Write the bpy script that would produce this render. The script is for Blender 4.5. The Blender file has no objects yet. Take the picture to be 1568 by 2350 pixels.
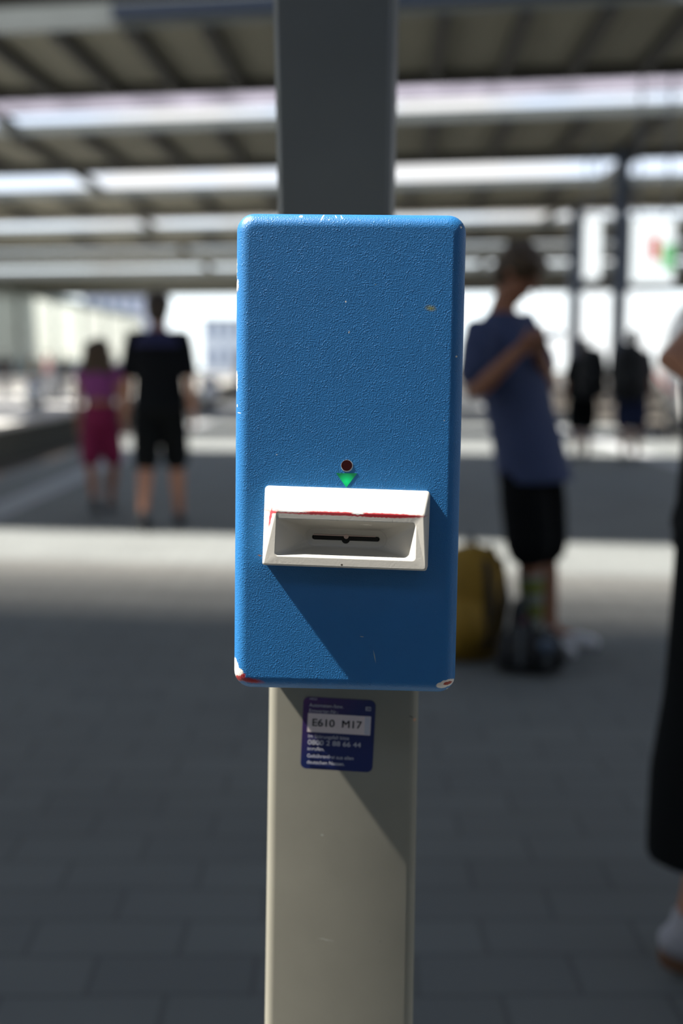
import bpy, bmesh, math, random
from mathutils import Vector, Matrix
random.seed(7)
S = bpy.context.scene
COL = S.collection

# ---------------------------------------------------------------- camera
FPX = 2740.0
PITCH = math.atan(342 / FPX)
cd = bpy.data.cameras.new('camera'); cam = bpy.data.objects.new('camera', cd); COL.objects.link(cam)
cam.location = (0, 0, 1.28)
cam.rotation_euler = (math.pi / 2 - PITCH, 0, 0)
cd.sensor_fit = 'VERTICAL'; cd.sensor_height = 36.0; cd.lens = 36.0 * FPX / 2350
cd.dof.use_dof = True; cd.dof.focus_distance = 0.95; cd.dof.aperture_fstop = 2.8
cd.clip_start = 0.02; cd.clip_end = 2000
S.camera = cam

# ---------------------------------------------------------------- colour management
S.view_settings.view_transform = 'Standard'
S.view_settings.look = 'None'
S.view_settings.gamma = 1.0
S.view_settings.use_curve_mapping = False
S.view_settings.exposure = 0.0
S.cycles.max_bounces = 7
S.cycles.diffuse_bounces = 4
S.cycles.transparent_max_bounces = 12
S.cycles.sample_clamp_indirect = 6

# pose of the ticket machine (tilts a little, as in the photograph)
VO = Vector((0.00450, 0.94343, 1.20606))
VR = (Matrix.Rotation(-0.04377, 4, 'Z') @ Matrix.Rotation(-0.02711, 4, 'X') @ Matrix.Rotation(0.01366, 4, 'Y'))

# ---------------------------------------------------------------- sun and sky
SUN_LOCAL = Vector((0.587, 0.068, -0.807)).normalized()
SUN = (VR.to_3x3() @ SUN_LOCAL).normalized()
sl = bpy.data.lights.new('sun', 'SUN'); sun = bpy.data.objects.new('sun', sl); COL.objects.link(sun)
sl.energy = 16.5; sl.angle = math.radians(1.5); sl.color = (1.0, 0.955, 0.87)
sun.rotation_euler = SUN.to_track_quat('-Z', 'Y').to_euler()
sun.location = (-8, -2, 14)

W = bpy.data.worlds.new('sky'); S.world = W; W.use_nodes = True
nt = W.node_tree; nt.nodes.clear()
o = nt.nodes.new('ShaderNodeOutputWorld'); b = nt.nodes.new('ShaderNodeBackground')
tc = nt.nodes.new('ShaderNodeTexCoord'); sep = nt.nodes.new('ShaderNodeSeparateXYZ'); cr = nt.nodes.new('ShaderNodeValToRGB')
nz = nt.nodes.new('ShaderNodeTexNoise'); nz.inputs['Scale'].default_value = 9; nz.inputs['Detail'].default_value = 4
nr = nt.nodes.new('ShaderNodeMapRange'); nr.inputs[1].default_value = .45; nr.inputs[2].default_value = .65
mx = nt.nodes.new('ShaderNodeMixRGB'); mx.inputs[2].default_value = (1.0, 1.0, 1.0, 1)
nt.links.new(tc.outputs['Generated'], sep.inputs[0]); nt.links.new(sep.outputs[2], cr.inputs[0])
cr.color_ramp.elements[0].position = 0.0; cr.color_ramp.elements[0].color = (1.6, 1.75, 1.75, 1)
e = cr.color_ramp.elements.new(.15); e.color = (.88, 1.0, 1.18, 1)
cr.color_ramp.elements[-1].position = .8; cr.color_ramp.elements[-1].color = (.33, .55, .95, 1)
nt.links.new(tc.outputs['Generated'], nz.inputs[0]); nt.links.new(nz.outputs[0], nr.inputs[0])
nt.links.new(nr.outputs[0], mx.inputs[0]); nt.links.new(cr.outputs[0], mx.inputs[1])
nt.links.new(mx.outputs[0], b.inputs[0]); b.inputs[1].default_value = 1.3
nt.links.new(b.outputs[0], o.inputs[0])

# ---------------------------------------------------------------- helpers
def V(*a): return Vector(a)

def mat(name, col, rough=.6, metal=0, spec=.5, noise=None, bump=None, trans=0, emit=None, coat=0):
    m = bpy.data.materials.new(name); m.use_nodes = True
    n = m.node_tree; p = n.nodes['Principled BSDF']
    p.inputs['Base Color'].default_value = (*col, 1); p.inputs['Roughness'].default_value = rough
    p.inputs['Metallic'].default_value = metal; p.inputs['Specular IOR Level'].default_value = spec
    p.inputs['Coat Weight'].default_value = coat
    tcn = n.nodes.new('ShaderNodeTexCoord')
    if noise:
        sc, amt = noise
        t = n.nodes.new('ShaderNodeTexNoise'); t.inputs['Scale'].default_value = sc; t.inputs['Detail'].default_value = 5
        n.links.new(tcn.outputs['Object'], t.inputs['Vector'])
        r = n.nodes.new('ShaderNodeMapRange'); r.inputs[1].default_value = .3; r.inputs[2].default_value = .7
        r.inputs[3].default_value = 1 - amt; r.inputs[4].default_value = 1 + amt
        n.links.new(t.outputs[0], r.inputs[0])
        mm = n.nodes.new('ShaderNodeVectorMath'); mm.operation = 'SCALE'; mm.inputs[0].default_value = col
        n.links.new(r.outputs[0], mm.inputs['Scale']); n.links.new(mm.outputs[0], p.inputs['Base Color'])
    if bump:
        sc, dist, st = bump
        t = n.nodes.new('ShaderNodeTexNoise'); t.inputs['Scale'].default_value = sc; t.inputs['Detail'].default_value = 2
        n.links.new(tcn.outputs['Object'], t.inputs['Vector'])
        bp = n.nodes.new('ShaderNodeBump'); bp.inputs['Distance'].default_value = dist; bp.inputs['Strength'].default_value = st
        n.links.new(t.outputs[0], bp.inputs['Height']); n.links.new(bp.outputs[0], p.inputs['Normal'])
    if emit:
        p.inputs['Emission Color'].default_value = (*emit[0], 1); p.inputs['Emission Strength'].default_value = emit[1]
    return m

def tag(o, label=None, cat=None, group=None, kind=None):
    for k, v in (('label', label), ('category', cat), ('group', group), ('kind', kind)):
        if v: o[k] = v
    return o

def obj(name, bm, m, parent=None, smooth=False, loc=None):
    me = bpy.data.meshes.new(name); bmesh.ops.recalc_face_normals(bm, faces=bm.faces); bm.to_mesh(me); bm.free()
    if smooth:
        for f in me.polygons: f.use_smooth = True
    if isinstance(m, (list, tuple)):
        for q in m: me.materials.append(q)
    else: me.materials.append(m)
    ob = bpy.data.objects.new(name, me); COL.objects.link(ob)
    if parent: ob.parent = parent
    if loc is not None: ob.location = loc
    return ob

def empty(name, loc=(0, 0, 0), rz=0):
    ob = bpy.data.objects.new(name, None); COL.objects.link(ob); ob.empty_display_size = .1
    ob.location = loc; ob.rotation_euler = (0, 0, rz); return ob

def box(bm, lo, hi, bev=0, seg=2, M=None):
    vs = bmesh.ops.create_cube(bm, size=1)['verts']
    c = [(a + b_) / 2 for a, b_ in zip(lo, hi)]; d = [b_ - a for a, b_ in zip(lo, hi)]
    for v in vs: v.co = V(c[0] + v.co.x * d[0], c[1] + v.co.y * d[1], c[2] + v.co.z * d[2])
    if bev:
        es = list({e for v in vs for e in v.link_edges})
        r = bmesh.ops.bevel(bm, geom=es, offset=bev, segments=seg, profile=.5, affect='EDGES')
        vs = list({v for f in r['faces'] for v in f.verts} | {v for v in vs if v.is_valid})
    if M is not None:
        for v in vs: v.co = M @ v.co
    return vs

def loft(bm, secs, n=20, cap=True):
    """closed surface through elliptic sections (centre, axis_u, axis_v)"""
    rings = []
    for c, u, w in secs:
        rings.append([bm.verts.new(c + u * math.cos(2 * math.pi * i / n) + w * math.sin(2 * math.pi * i / n)) for i in range(n)])
    for a, b_ in zip(rings, rings[1:]):
        for i in range(n): bm.faces.new((a[i], a[(i + 1) % n], b_[(i + 1) % n], b_[i]))
    if cap:
        for r, c in ((rings[0], secs[0][0]), (rings[-1], secs[-1][0])):
            cv = bm.verts.new(sum((v.co for v in r), V(0, 0, 0)) / n)
            for i in range(n): bm.faces.new((r[i], r[(i + 1) % n], cv))

def limb(bm, pts, rad, n=14, flat=1.0, fdir=None):
    """tapering limb with rounded ends through the joints"""
    pts = [Vector(p) for p in pts]
    P, Rr = [pts[0]], [rad[0]]
    for i in range(len(pts) - 1):
        k = 4
        for j in range(1, k + 1):
            t = j / k; P.append(pts[i].lerp(pts[i + 1], t)); Rr.append(rad[i] * (1 - t) + rad[i + 1] * t)
    secs = []
    ref = fdir or V(0.3, 1, 0.2)
    for i, p in enumerate(P):
        d = (P[min(i + 1, len(P) - 1)] - P[max(i - 1, 0)]).normalized()
        u = d.cross(ref)
        if u.length < .05: u = d.cross(V(1, 0, 0))
        u.normalize(); w = d.cross(u).normalized()
        if i == 0:
            for a in (.15, .5, .85): secs.append((p - d * Rr[0] * math.sqrt(1 - a * a), u * Rr[0] * a, w * Rr[0] * a * flat))
        secs.append((p, u * Rr[i], w * Rr[i] * flat))
        if i == len(P) - 1:
            for a in (.85, .5, .15): secs.append((p + d * Rr[i] * math.sqrt(1 - a * a), u * Rr[i] * a, w * Rr[i] * a * flat))
    loft(bm, secs, n)

def ell(bm, c, ax, n=20):
    """ellipsoid; ax = three half-axis vectors"""
    vs = bmesh.ops.create_uvsphere(bm, u_segments=n, v_segments=n // 2 + 2, radius=1)['verts']
    for v in vs: v.co = Vector(c) + ax[0] * v.co.x + ax[1] * v.co.y + ax[2] * v.co.z

def remesh(o, vox, smooth=2):
    r = o.modifiers.new('skin', 'REMESH'); r.mode = 'VOXEL'; r.voxel_size = vox; r.use_smooth_shade = True
    if smooth:
        s_ = o.modifiers.new('soft', 'SMOOTH'); s_.iterations = smooth; s_.factor = .5
    return o

def at(px, py, y):
    """world point seen at a picture position of the photograph, at depth y"""
    r = V((px - 784) / FPX, math.cos(PITCH) + (1175 - py) / FPX * math.sin(PITCH), -math.sin(PITCH) + (1175 - py) / FPX * math.cos(PITCH))
    return V(0, 0, 1.28) + r * (y / r.y)

# ---------------------------------------------------------------- plain materials
M_concrete = mat('platform_paving', (.15, .155, .16), .8)
M_slab = mat('sun_toned_slab', (.58, .57, .54), .8, noise=(3, .15))  # colour paled to stand in for sun that misses the slab
M_strip = mat('tactile_strip', (.34, .35, .36), .8, noise=(20, .1))
M_ballast = mat('ballast', (.07, .062, .052), .95, noise=(30, .4))
M_rail = mat('rail_steel', (.25, .2, .16), .4, .8)
M_soffit = mat('roof_soffit', (.17, .165, .125), .9, noise=(.6, .08))
M_rib = mat('roof_rib', (.04, .04, .036), .8)
M_fascia = mat('roof_fascia', (.13, .14, .13), .7, noise=(1.2, .1))
M_navy = mat('navy_beam', (.010, .018, .035), .7, spec=.2)
M_steelgrey = mat('grey_column_paint', (.085, .095, .10), .42, noise=(8, .06))
M_wallgrey = mat('facade_frame', (.12, .16, .15), .6)
M_skin = mat('skin', (.42, .20, .125), .5)
M_skin2 = mat('tanned_skin', (.34, .15, .085), .5)
M_hair = mat('dark_brown_hair', (.03, .018, .01), .5)
M_hairb = mat('brown_hair', (.06, .035, .015), .5)
M_black = mat('black_cloth', (.006, .007, .008), .9, spec=.1)
M_eye = mat('eye', (.02, .015, .01), .2)
M_white = mat('white_leather', (.7, .7, .72), .5)
M_dark = mat('dark_rubber', (.015, .015, .016), .6)

# paving: slabs with dark joints
n = M_concrete.node_tree; p = n.nodes['Principled BSDF']
tcn = n.nodes.new('ShaderNodeTexCoord')
br = n.nodes.new('ShaderNodeTexBrick'); br.inputs['Scale'].default_value = 1.0
br.inputs['Brick Width'].default_value = .34; br.inputs['Row Height'].default_value = .165; br.inputs['Mortar Size'].default_value = .009
br.inputs['Mortar Smooth'].default_value = .6; br.offset = .5
br.inputs['Color1'].default_value = (.155, .164, .161, 1); br.inputs['Color2'].default_value = (.136, .144, .142, 1); br.inputs['Mortar'].default_value = (.10, .105, .103, 1)
no = n.nodes.new('ShaderNodeTexNoise'); no.inputs['Scale'].default_value = 1.3; no.inputs['Detail'].default_value = 6
mr = n.nodes.new('ShaderNodeMapRange'); mr.inputs[3].default_value = .82; mr.inputs[4].default_value = 1.18
vm = n.nodes.new('ShaderNodeVectorMath'); vm.operation = 'SCALE'
no2 = n.nodes.new('ShaderNodeTexNoise'); no2.inputs['Scale'].default_value = 2.2
va = n.nodes.new('ShaderNodeVectorMath'); va.operation = 'MULTIPLY_ADD'; va.inputs[1].default_value = (.03, .03, 0)
n.links.new(tcn.outputs['Object'], no2.inputs[0]); n.links.new(no2.outputs[1], va.inputs[0]); n.links.new(tcn.outputs['Object'], va.inputs[2])
n.links.new(va.outputs[0], br.inputs[0]); n.links.new(tcn.outputs['Object'], no.inputs[0])
n.links.new(no.outputs[0], mr.inputs[0]); n.links.new(br.outputs[0], vm.inputs[0]); n.links.new(mr.outputs[0], vm.inputs['Scale'])
n.links.new(vm.outputs[0], p.inputs['Base Color'])

# glazing that lets diffuse daylight through
def glazing(name, col, t):
    m = bpy.data.materials.new(name); m.use_nodes = True; n = m.node_tree; n.nodes.clear()
    oo = n.nodes.new('ShaderNodeOutputMaterial'); a = n.nodes.new('ShaderNodeBsdfTranslucent'); c = n.nodes.new('ShaderNodeBsdfTransparent'); x = n.nodes.new('ShaderNodeMixShader')
    a.inputs[0].default_value = (*col, 1); c.inputs[0].default_value = (*col, 1); x.inputs[0].default_value = t
    tc_ = n.nodes.new('ShaderNodeTexCoord'); z = n.nodes.new('ShaderNodeTexNoise'); z.inputs['Scale'].default_value = 1.1; z.inputs['Detail'].default_value = 3
    r = n.nodes.new('ShaderNodeMapRange'); r.inputs[1].default_value = .3; r.inputs[2].default_value = .7; r.inputs[3].default_value = .7; r.inputs[4].default_value = 1.15
    s_ = n.nodes.new('ShaderNodeVectorMath'); s_.operation = 'SCALE'; s_.inputs[0].default_value = col
    n.links.new(tc_.outputs['Object'], z.inputs[0]); n.links.new(z.outputs[0], r.inputs[0]); n.links.new(r.outputs[0], s_.inputs['Scale'])
    n.links.new(s_.outputs[0], a.inputs[0])
    n.links.new(a.outputs[0], x.inputs[1]); n.links.new(c.outputs[0], x.inputs[2]); n.links.new(x.outputs[0], oo.inputs[0]); return m
M_frost = glazing('frosted_roof_glass', (.40, .385, .42), .12)
M_frost2 = glazing('warm_frosted_roof_glass', (1.0, .96, .91), .5)
def tint(name, v):
    m = bpy.data.materials.new(name); m.use_nodes = True; n = m.node_tree; n.nodes.clear()
    oo = n.nodes.new('ShaderNodeOutputMaterial'); c = n.nodes.new('ShaderNodeBsdfTransparent'); c.inputs[0].default_value = (v, v * .97, v * .95, 1)
    g = n.nodes.new('ShaderNodeBsdfGlossy'); g.inputs['Roughness'].default_value = .2; x = n.nodes.new('ShaderNodeMixShader'); x.inputs[0].default_value = .06
    n.links.new(c.outputs[0], x.inputs[1]); n.links.new(g.outputs[0], x.inputs[2]); n.links.new(x.outputs[0], oo.inputs[0]); return m

# ---------------------------------------------------------------- floor, tracks
def struct(o, label, cat):
    return tag(o, label, cat, kind='structure')
bm = bmesh.new(); box(bm, (-3.9, -16, -.9), (5.6, 130, 0))
struct(obj('floor', bm, M_concrete), 'grey paved station platform with dark joints', 'platform')
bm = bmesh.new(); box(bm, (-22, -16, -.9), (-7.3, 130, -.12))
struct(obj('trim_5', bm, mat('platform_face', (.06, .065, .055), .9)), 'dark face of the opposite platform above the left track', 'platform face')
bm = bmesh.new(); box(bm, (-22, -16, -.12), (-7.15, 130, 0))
struct(obj('floor', bm, M_slab), 'concrete platform across the left track, toned pale for sunlight', 'platform')
bm = bmesh.new(); box(bm, (-60, -40, -1.3), (60, 400, -.9))
struct(obj('floor', bm, M_ballast), 'dark ballast bed of the tracks beside the platform', 'track bed')
for nm, x in (('left', -3.0), ('right', 4.25)):
    bm = bmesh.new(); box(bm, (x - .16, -16, .0), (x + .16, 125, .004))
    struct(obj('trim_1' if nm == 'left' else 'trim_2', bm, M_strip), 'pale tactile strip along the %s platform edge' % nm, 'tactile strip')
for nm, x in (('left', -5.5), ('right', 7.9)):
    r = empty('railway_track', (x, 0, -.9)); struct(r, 'rusty rails of the track at the %s platform edge' % nm, 'track')
    for s in (-1, 1):
        bm = bmesh.new(); box(bm, (s * .72 - .035, -15, .0), (s * .72 + .035, 130, .15)); obj('rail', bm, M_rail, r)

# ---------------------------------------------------------------- hall roof
RZ = 8.28; YAW = .167
def skew(bm, c0, c1, x0, x1, z0, z1, sk=YAW):
    vs = box(bm, (x0, 0, z0), (x1, 1, z1))
    for v in vs:
        c = c0 if v.co.y < .5 else c1
        v.co.y = c - sk * v.co.x
def bay(label, c0, c1, xw=26, ribs=0, glaze=None, fasc=.32, up=None, frost=None, sp=1.67, navy=None, off=.0):
    r = empty('ceiling', (0, (c0 + c1) / 2, RZ)); struct(r, label, 'roof')
    o0 = -(c0 + c1) / 2
    def put(name, bm, m):
        q = obj(name, bm, m, r); q.location = (0, o0, -RZ); return q
    bm = bmesh.new(); skew(bm, c0 + .1, c1 - .1, -xw, xw, RZ, RZ + .12); put('roof_panel', bm, M_soffit)
    bm = bmesh.new(); skew(bm, c0, c0 + .12, -xw, xw, RZ - fasc * .5, RZ + (up or fasc * .5)); put('front_beam', bm, M_fascia)
    bm = bmesh.new(); skew(bm, c1 - .12, c1, -xw, xw, RZ - .31, RZ + .12); put('rear_beam', bm, M_rib)
    if navy:
        bm = bmesh.new(); skew(bm, c0 - .16, c0 - .02, navy[0], navy[1], RZ - .02, RZ + .26); put('navy_beam', bm, M_navy)
    k = int(min(xw, 17) / sp) if ribs else 0
    for i in range(-k, k + 1):
        x = i * sp + off
        bm = bmesh.new(); box(bm, (x - .11, 0, RZ - ribs), (x + .11, 1, RZ))
        for v in bm.verts:
            t = v.co.y; yy = (c0 + .12) * (1 - t) + (c1 - .12) * t - YAW * x
            v.co.x += .042 * (t - .5) * (c1 - c0); v.co.y = yy
        put('rib', bm, M_rib)
    if glaze:
        bm = bmesh.new(); skew(bm, c1, c1 + glaze, -xw, xw, RZ + .1, RZ + .12); put('roof_glass', bm, frost or M_frost)
        bm = bmesh.new(); skew(bm, c1 + glaze - .05, c1 + glaze + .05, -xw, xw, RZ + .04, RZ + .14); put('glazing_bar', bm, M_fascia)
    return r
# unseen bays added above and behind the viewer, gaps shaped to place the sunlight
SLOPE = (SUN.y + YAW * SUN.x) / -SUN.z          # how far the sun shifts a roof gap on its way down
def roofc(c, z=0.0): return c - (RZ - z) * SLOPE
g0, g1 = roofc(1.0, 1.1) - .60, roofc(1.0, 1.1) + .55
s0, s1 = roofc(7.42), roofc(8.75)
bay('rearmost unseen roof bay, added behind the ticket machine and viewer', -16, -10.5)  # gap left ahead of this bay lets sun bounce onto the machine
bay('unseen roof bay added behind the viewer above the platform', -7.4, g0)
near = bay('nearest unseen roof bay, added above the grey column', g1, roofc(5.75))
bay('unseen roof bay added above the walking couple', s1, roofc(17.3))
bay('unseen roof bay added just above the top of the frame', roofc(20.6), 22.6)
g = empty('ceiling', (0, 5, RZ)); struct(g, 'unseen tinted panes added beside the open roof gap to fade the sunlight', 'roof')
# bays seen in the picture
bay('first visible roof bay with dark ribs and navy beam', 24.8, 30.5, ribs=.3, glaze=3.3, up=.36, navy=(-4.7, 6.2), sp=1.6, off=.55)
bay('second visible roof bay with ribs', 35.6, 42.2, 30, ribs=.3, glaze=2.4, sp=2.1, off=.7)
bay('third visible roof bay with pale front beam', 48.8, 55.9, 34, ribs=.3, glaze=3.6, frost=M_frost2, sp=2.9)
bay('fourth visible roof bay', 62.7, 70.2, 38, ribs=.3, glaze=3.6, frost=M_frost2, sp=3.6)
bay('fifth visible roof bay, thin in the distance', 75.8, 81.7, 42, glaze=5.0, frost=M_frost2)
bay('farthest roof bay above the bright hall end', 92, 119, 46, fasc=.5)
# unseen stepped panes, added to fade the edge of the floor's sun strip
for c0, c1, v in ((roofc(5.75), roofc(6.1), .28), (roofc(6.1), roofc(6.6), .45), (roofc(6.6), roofc(7.0), .62), (roofc(7.0), s0, .82)):
    if v:
        bm = bmesh.new(); skew(bm, c0, c1, -26, 26, RZ, RZ + .01); q = obj('roof_glass', bm, tint('sun_fade_pane', v), g); q.location = (0, -5, -RZ)
for x, nm in ((-10.0, 'left'), (10.2, 'right')):
    bm = bmesh.new(); box(bm, (x - .15, 24, RZ + .02), (x + .15, 118, RZ + .25))
    struct(obj('trim_3' if x < 0 else 'trim_4', bm, M_rib), 'longitudinal roof girder on the %s side of the hall' % nm, 'roof girder')

# supporting columns
def column(loc, w, top, label, m):
    r = empty('support_column', loc); tag(r, label, 'column')
    bm = bmesh.new(); box(bm, (-w / 2, -w / 2, 0), (w / 2, w / 2, top), .02); obj('shaft', bm, m, r)
    bm = bmesh.new(); box(bm, (-w * .8, -w * .8, 0), (w * .8, w * .8, .03), .005)
    obj('base_plate', bm, m, r); return r
M_navycol = mat('blue_grey_column_paint', (.05, .075, .12), .5)
column((9.1, 39.7, 0), .42, RZ - .1, 'blue-grey steel column right, nearer of the two by the train', M_navycol)
column((10.4, 54, 0), .5, RZ - .1, 'blue-grey steel column farther back, left of the nearer one', M_navycol)

r = empty('support_column', (0, 0, 0)); tag(r, 'dark grey steel column rising right behind the blue ticket machine', 'column')
bm = bmesh.new()
w0, w1 = .134, .172
rings = []
for z, w in ((0, w0), (1.4, w0 + .004), (2.2, w1 - .012), (RZ - .14, w1 + .03)):
    rr = []
    h = w / 2; c_ = .006
    for x, y in ((-h + c_, -h), (h - c_, -h), (h, -h + c_), (h, h - c_), (h - c_, h), (-h + c_, h), (-h, h - c_), (-h, -h + c_)): rr.append(bm.verts.new((x, y, z)))
    rings.append(rr)
for a, b_ in zip(rings, rings[1:]):
    for i in range(8): bm.faces.new((a[i], a[(i + 1) % 8], b_[(i + 1) % 8], b_[i]))
bm.faces.new(rings[0]); bm.faces.new(rings[-1])
obj('shaft', bm, M_steelgrey, r)
r.location = (-.004, 1.58, 0); r.rotation_euler = (0, 0, -.085)
bm = bmesh.new(); box(bm, (-.1, -.1, 0), (.1, .1, .02), .004); obj('base_plate', bm, M_steelgrey, r)

# ---------------------------------------------------------------- ticket machine
T = empty('ticket_validator'); T.matrix_world = Matrix.Translation(VO) @ VR
tag(T, 'blue ticket validator with a beige slot block on a grey post', 'ticket machine')
HW, HH, HD = .09, .1897, .118
# painted shell with chips: colours of paint, primer and old red coat
def chip_material(name, base, chips, bumpspec, rough, coat=.0, depth=10):
    m = bpy.data.materials.new(name); m.use_nodes = True; n = m.node_tree; p = n.nodes['Principled BSDF']
    L = n.links.new
    tcn = n.nodes.new('ShaderNodeTexCoord')
    nn = n.nodes.new('ShaderNodeTexNoise'); nn.inputs['Scale'].default_value = 420; nn.inputs['Detail'].default_value = 3; L(tcn.outputs['Object'], nn.inputs[0])
    sub = n.nodes.new('ShaderNodeVectorMath'); sub.operation = 'SUBTRACT'; sub.inputs[1].default_value = (.5, .5, .5); L(nn.outputs[1], sub.inputs[0])
    flat = n.nodes.new('ShaderNodeVectorMath'); flat.operation = 'MULTIPLY_ADD'; flat.inputs[1].default_value = (.006, .006, .006)
    L(sub.outputs[0], flat.inputs[0]); L(tcn.outputs['Object'], flat.inputs[2])
    thin = n.nodes.new('ShaderNodeVectorMath'); thin.operation = 'MULTIPLY_ADD'; thin.inputs[1].default_value = (.0018, .0018, .0018)
    L(sub.outputs[0], thin.inputs[0]); L(tcn.outputs['Object'], thin.inputs[2])
    cur = None
    rgb = n.nodes.new('ShaderNodeRGB'); rgb.outputs[0].default_value = (*base, 1)
    bn = n.nodes.new('ShaderNodeTexNoise'); bn.inputs['Scale'].default_value = 22; bn.inputs['Detail'].default_value = 6; L(tcn.outputs['Object'], bn.inputs[0])
    br_ = n.nodes.new('ShaderNodeMapRange'); br_.inputs[3].default_value = .9; br_.inputs[4].default_value = 1.1; L(bn.outputs[0], br_.inputs[0])
    bs = n.nodes.new('ShaderNodeVectorMath'); bs.operation = 'SCALE'; L(rgb.outputs[0], bs.inputs[0]); L(br_.outputs[0], bs.inputs['Scale'])
    cur = bs.outputs[0]
    for (x, z, hx, hz, ang, col, soft, wob) in chips:
        mp = n.nodes.new('ShaderNodeMapping'); mp.vector_type = 'TEXTURE'
        mp.inputs['Location'].default_value = (x, 0, z); mp.inputs['Rotation'].default_value = (0, ang, 0); mp.inputs['Scale'].default_value = (hx, depth, hz)
        L((flat if wob == 2 else thin if wob == 1 else tcn).outputs[0 if wob else 'Object'], mp.inputs[0])
        ln = n.nodes.new('ShaderNodeVectorMath'); ln.operation = 'LENGTH'; L(mp.outputs[0], ln.inputs[0])
        ra = n.nodes.new('ShaderNodeMapRange'); ra.inputs[1].default_value = 1 + soft; ra.inputs[2].default_value = 1 - soft; L(ln.outputs['Value'], ra.inputs[0])
        mxn = n.nodes.new('ShaderNodeMixRGB'); L(ra.outputs[0], mxn.inputs[0]); L(cur, mxn.inputs[1]); mxn.inputs[2].default_value = (*col, 1); cur = mxn.outputs[0]
    L(cur, p.inputs['Base Color'])
    p.inputs['Roughness'].default_value = rough; p.inputs['Coat Weight'].default_value = coat
    if bumpspec:
        sc, dist, st, big = bumpspec
        t1 = n.nodes.new('ShaderNodeTexNoise'); t1.inputs['Scale'].default_value = sc; t1.inputs['Detail'].default_value = 3; L(tcn.outputs['Object'], t1.inputs[0])
        t2 = n.nodes.new('ShaderNodeTexVoronoi'); t2.inputs['Scale'].default_value = sc * .62; t2.inputs['Randomness'].default_value = 1; L(tcn.outputs['Object'], t2.inputs[0])
        rr = n.nodes.new('ShaderNodeMapRange'); rr.inputs[1].default_value = .42; rr.inputs[2].default_value = .1; rr.inputs[3].default_value = 0; rr.inputs[4].default_value = big; L(t2.outputs['Distance'], rr.inputs[0])
        t3 = n.nodes.new('ShaderNodeTexNoise'); t3.inputs['Scale'].default_value = 120; L(tcn.outputs['Object'], t3.inputs[0])
        r3 = n.nodes.new('ShaderNodeMapRange'); r3.inputs[1].default_value = .42; r3.inputs[2].default_value = .6; L(t3.outputs[0], r3.inputs[0])
        mu = n.nodes.new('ShaderNodeMath'); mu.operation = 'MULTIPLY'; L(rr.outputs[0], mu.inputs[0]); L(r3.outputs[0], mu.inputs[1])
        ad = n.nodes.new('ShaderNodeMath'); ad.operation = 'ADD'; L(t1.outputs[0], ad.inputs[0]); L(mu.outputs[0], ad.inputs[1])
        bp = n.nodes.new('ShaderNodeBump'); bp.inputs['Distance'].default_value = dist; bp.inputs['Strength'].default_value = st
        L(ad.outputs[0], bp.inputs['Height']); L(bp.outputs[0], p.inputs['Normal'])
    return m
WH, RD, GR = (.75, .72, .66), (.42, .03, .03), (.2, .19, .18)
chips = [
    (-.0893, -.1745, .0046, .0130, -0.2, WH, .06, 1), (-.0855, -.1775, .0044, .0050, 0, WH, .06, 1),
    (-.0858, -.1815, .0036, .0028, 0, RD, .25, 1), (-.0822, -.1795, .0018, .0034, .5, RD, .25, 1), (-.0765, -.1822, .0100, .0020, .12, (.35, .02, .03), .4, 1),
    (-.0855, -.1872, .003, .0009, .1, WH, .1, 1),
    (.0825, -.1812, .0084, .0032, -.25, (.78, .70, .62), .06, 1), (.0838, -.1808, .0038, .0014, -.2, (.33, .03, .01), .1, 1), (.0845, -.1865, .0018, .0009, -.3, WH, .1, 1),
    (-.0898, .1330, .0022, .0052, 0, GR, .1, 1), (-.0892, .1335, .0013, .0052, .1, WH, .1, 1), (-.0900, .1470, .0006, .0100, 0, WH, .1, 1),
    (-.0890, .0590, .0008, .0090, 0, WH, .1, 1), (-.0884, .0392, .0005, .0013, 0, WH, .1, 0), (-.0865, .0335, .0016, .00035, .1, WH, .1, 0),
    (-.0392, .1872, .0013, .0009, 0, WH, .15, 1), (-.0222, .1865, .0005, .0030, .42, WH, .1, 0), (-.0118, .1872, .0004, .0016, -.5, WH, .1, 0), (-.0073, .1868, .0004, .0022, -.45, WH, .1, 0), (-.0173, .1845, .0004, .0004, 0, WH, .1, 0),
    (.0856, .1800, .0008, .0008, 0, WH, .1, 1), (.0845, .0800, .0009, .0008, 0, (.6, .6, .5), .1, 1),
    (.0634, .1173, .0032, .0018, .1, (.20, .22, .10), .7, 1),
    (-.0030, .1215, .0005, .0008, 0, WH, .1, 0), (.0000, .0980, .0004, .0010, .2, WH, .1, 0), (.0245, -.1600, .0004, .0042, -.2, (.3, .38, .4), .5, 0), (.0140, -.1440, .0014, .0003, .1, (.4, .42, .4), .4, 0),
    (.076, .030, .0004, .0004, 0, WH, .1, 0), (-.056, .001, .0004, .0004, 0, WH, .1, 0), (.02, .135, .0004, .0004, 0, (.3, .3, .2), .1, 0),
    (-.0690, -.0800, .0016, .0006, 0, (.2, .1, .08), .3, 1),
]
M_blue = chip_material('blue_powder_coat', (.018, .155, .40), chips, (900, .00042, .85, .5), .44, coat=.03, depth=.013)
bm = bmesh.new()
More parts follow.
